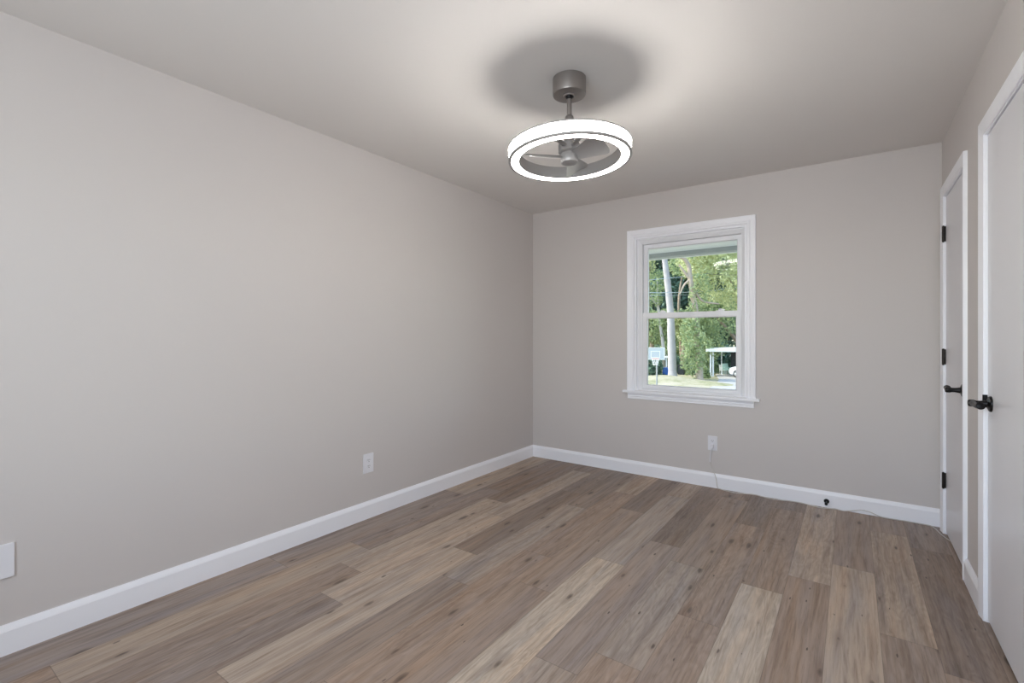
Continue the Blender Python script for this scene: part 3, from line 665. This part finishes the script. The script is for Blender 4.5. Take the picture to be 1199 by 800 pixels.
for k in range(12):
    a0 = 2*PI*k/12
    for s_ in (1, -1):
        tube(bm, [(bx+r_*math.cos(a0+s_*q_), -.88+r_*math.sin(a0+s_*q_), zb+.06-h_) for r_, q_, h_ in ((.23, 0, 0), (.19, .26, .14), (.155, .52, .28), (.13, .78, .42))], .010, 5)
obj('net', bm, M['net'], ro)
bm = B(); tube(bm, [(0, 0, 0), (0, 0, zb+.3)], .055, 14); obj('pole', bm, M['greymetal'], hoop, smooth=True)
bm = B()
for zz in (zb+.12, zb+.28): tube(bm, [(0, 0, zz-.05), (bx, -.60, zz)], .025, 8)
obj('arm', bm, M['greymetal'], hoop, smooth=True)
obj('base', box(B(), (-.4, -.3, 0), (.4, .7, .2), .06), M['blackp'], hoop)
# bins
def bin_(px, t, wd, ht, m, label, lidm=None):
    p = gnd(px, t); r = empty('bin', p, label, 'bin', rot=(0, 0, facing(px, t)))
    bm = B(); k = .86
    a = [bm.verts.new((x*wd/2*k, y*wd/2*k, .02)) for x, y in ((-1, -1), (1, -1), (1, 1), (-1, 1))]; c = [bm.verts.new((x*wd/2, y*wd/2, ht*.9)) for x, y in ((-1, -1), (1, -1), (1, 1), (-1, 1))]
    bm.faces.new(a); bm.faces.new(c)
    for i in range(4): bm.faces.new((a[i], a[(i+1) % 4], c[(i+1) % 4], c[i]))
    bmesh.ops.bevel(bm, geom=bm.edges[:], offset=.02, segments=2, affect='EDGES')
    obj('body', bm, m, r)
    obj('lid', box(B(), (-wd/2-.03, -wd/2-.03, ht*.9), (wd/2+.03, wd/2+.03, ht), .02), lidm or m, r)
    for sx in (-1, 1): obj('wheel', lathe(B(), [(0, -.04), (.1, -.04), (.1, .04), (0, .04)], Matrix.Translation((sx*wd*.42, wd*.40, .1)) @ Matrix.Rotation(PI/2, 4, 'Y'), 16), M['rubber'], r)
bin_(779.3, 47, .62, .72, M['blue'], 'blue bin left of the pale trunk')
bin_(783.6, 48, .40, .75, M['blackp'], 'narrow black bin between the blue bin and the pale trunk')
bin_(797.5, 47, .62, .95, M['blackp'], 'black bin right of the pale trunk')
# chairs under the carport
def lawn_chair(px, t, m, label, k=1.0):
    p = gnd(px, t); r = empty('lawn_chair', (p.x, p.y, GZ+.05), label, 'chair', rot=(0, 0, facing(px, t)+.4)); r.scale = (k, k, k)
    obj('seat', box(B(), (-.26, -.25, .38), (.26, .25, .42), .01), m, r)
    bm = B(); prism(bm, [(.22, .40), (.26, .40), (.42, .95), (.38, .96)], lambda y, z: (-.25, y, z), lambda y, z: (.25, y, z)); obj('backrest', bm, m, r)
    for sx in (-.25, .22):
        for sy in (-.24, .20): obj('leg', box(B(), (sx, sy, 0), (sx+.03, sy+.03, .40)), m, r)
        obj('armrest', box(B(), (sx-.01, -.25, .60), (sx+.04, .30, .63)), m, r)
lawn_chair(846.5, 47, M['white'], 'white garden chair under the carport', .95)
lawn_chair(851, 46.5, M['chairgreen'], 'pale green garden chair under the carport', 1.1)
# car (right part hidden by the window frame)
tc_ = 43; cpos = at(863.4, CY, tc_); car = empty('car', (cpos.x, cpos.y, GZ+.05), 'white car parked under the carport, partly hidden by the window frame', 'car', rot=(0, 0, math.radians(-28)))
side = [(-.90, .35), (-.92, .62), (-.86, .80), (-.55, .90), (.05, 1.02), (.55, 1.40), (1.0, 1.50), (2.3, 1.47), (2.9, 1.05), (3.3, .98), (3.36, .5), (3.25, .30), (-.7, .25)]
bm = B(); prism(bm, side, lambda x, z: (x, 0, z), lambda x, z: (x, 1.75, z))
for v in bm.verts:
    if v.co.z > .95: v.co.y = .875+(v.co.y-.875)*(1-.28*(v.co.z-.95)/.55)
bmesh.ops.bevel(bm, geom=bm.edges[:], offset=.05, segments=2, affect='EDGES')
body = obj('body', bm, M['carpaint'], car, smooth=True)
bm = B(); prism(bm, [(.16, 1.03), (.60, 1.36), (1.25, 1.42), (1.25, 1.03)], lambda x, z: (x, .02+(z-.95)*.24-.01, z), lambda x, z: (x, .03+(z-.95)*.24, z))
prism(bm, [(1.33, 1.03), (1.33, 1.42), (2.2, 1.40), (2.7, 1.06)], lambda x, z: (x, .02+(z-.95)*.24-.01, z), lambda x, z: (x, .03+(z-.95)*.24, z))
obj('side_window', bm, M['carglass'], body)
bm = B(); bm.faces.new([bm.verts.new(q) for q in ((.03, .18, 1.04), (.03, 1.57, 1.04), (.51, 1.45, 1.40), (.51, .30, 1.40))])
g_ = bmesh.ops.extrude_face_region(bm, geom=bm.faces[:]); bmesh.ops.translate(bm, verts=[v for v in g_['geom'] if isinstance(v, bmesh.types.BMVert)], vec=(-.012, 0, .012))
obj('windscreen', bm, M['carglass'], body)
for wx in (-.15, 2.55):
    for wy in (.0, 1.58):
        whl = obj('wheel', lathe(B(), [(.20, 0), (.30, 0), (.335, .04), (.335, .15), (.30, .19), (.20, .19)], Matrix.Translation((wx, wy+.18, .335)) @ Matrix.Rotation(PI/2, 4, 'X'), 32, True), M['rubber'], car, smooth=True)
        obj('hubcap', lathe(B(), [(0, .0), (.2, .01), (.2, .18), (0, .17)], Matrix.Translation((wx, wy+.18, .335)) @ Matrix.Rotation(PI/2, 4, 'X'), 24), M['greymetal'], whl, smooth=True)
# overhead wires
M['wire'] = mat('grey_cable', (.50, .54, .56), .6, var=.05); M['wired'] = mat('dark_cable', (.08, .08, .08), .6, var=.05)
for p0, p1, t0, t1, r_, m_, lb in (
    ((735, 330), (900, 306), 36, 50, .022, 'wire', 'single overhead cable crossing the pale trunk, uppermost of the wires'),
    ((735, 342.5), (880, 334), 37, 50, .032, 'wire', 'overhead cable crossing the pale trunk, middle of the wires'),
    ((735, 345.5), (880, 337.5), 37, 50, .02, 'wire', 'overhead cable just below the middle one, lowest of the wires'),
    ((820, 319.5), (900, 316), 38, 41, .015, 'wired', 'dark cable in front of the bright tree at the right')):
    a, b = at(*p0, t0), at(*p1, t1); mid_ = (a+b)/2
    r = empty('overhead_wire', a, lb, 'wire')
    pts = [a.lerp(b, k/20)-Vector((0, 0, .30*math.sin(PI*k/20))) for k in range(21)]
    obj('cable', tube(B(), [p-a for p in pts], r_, 6), M[m_], r)
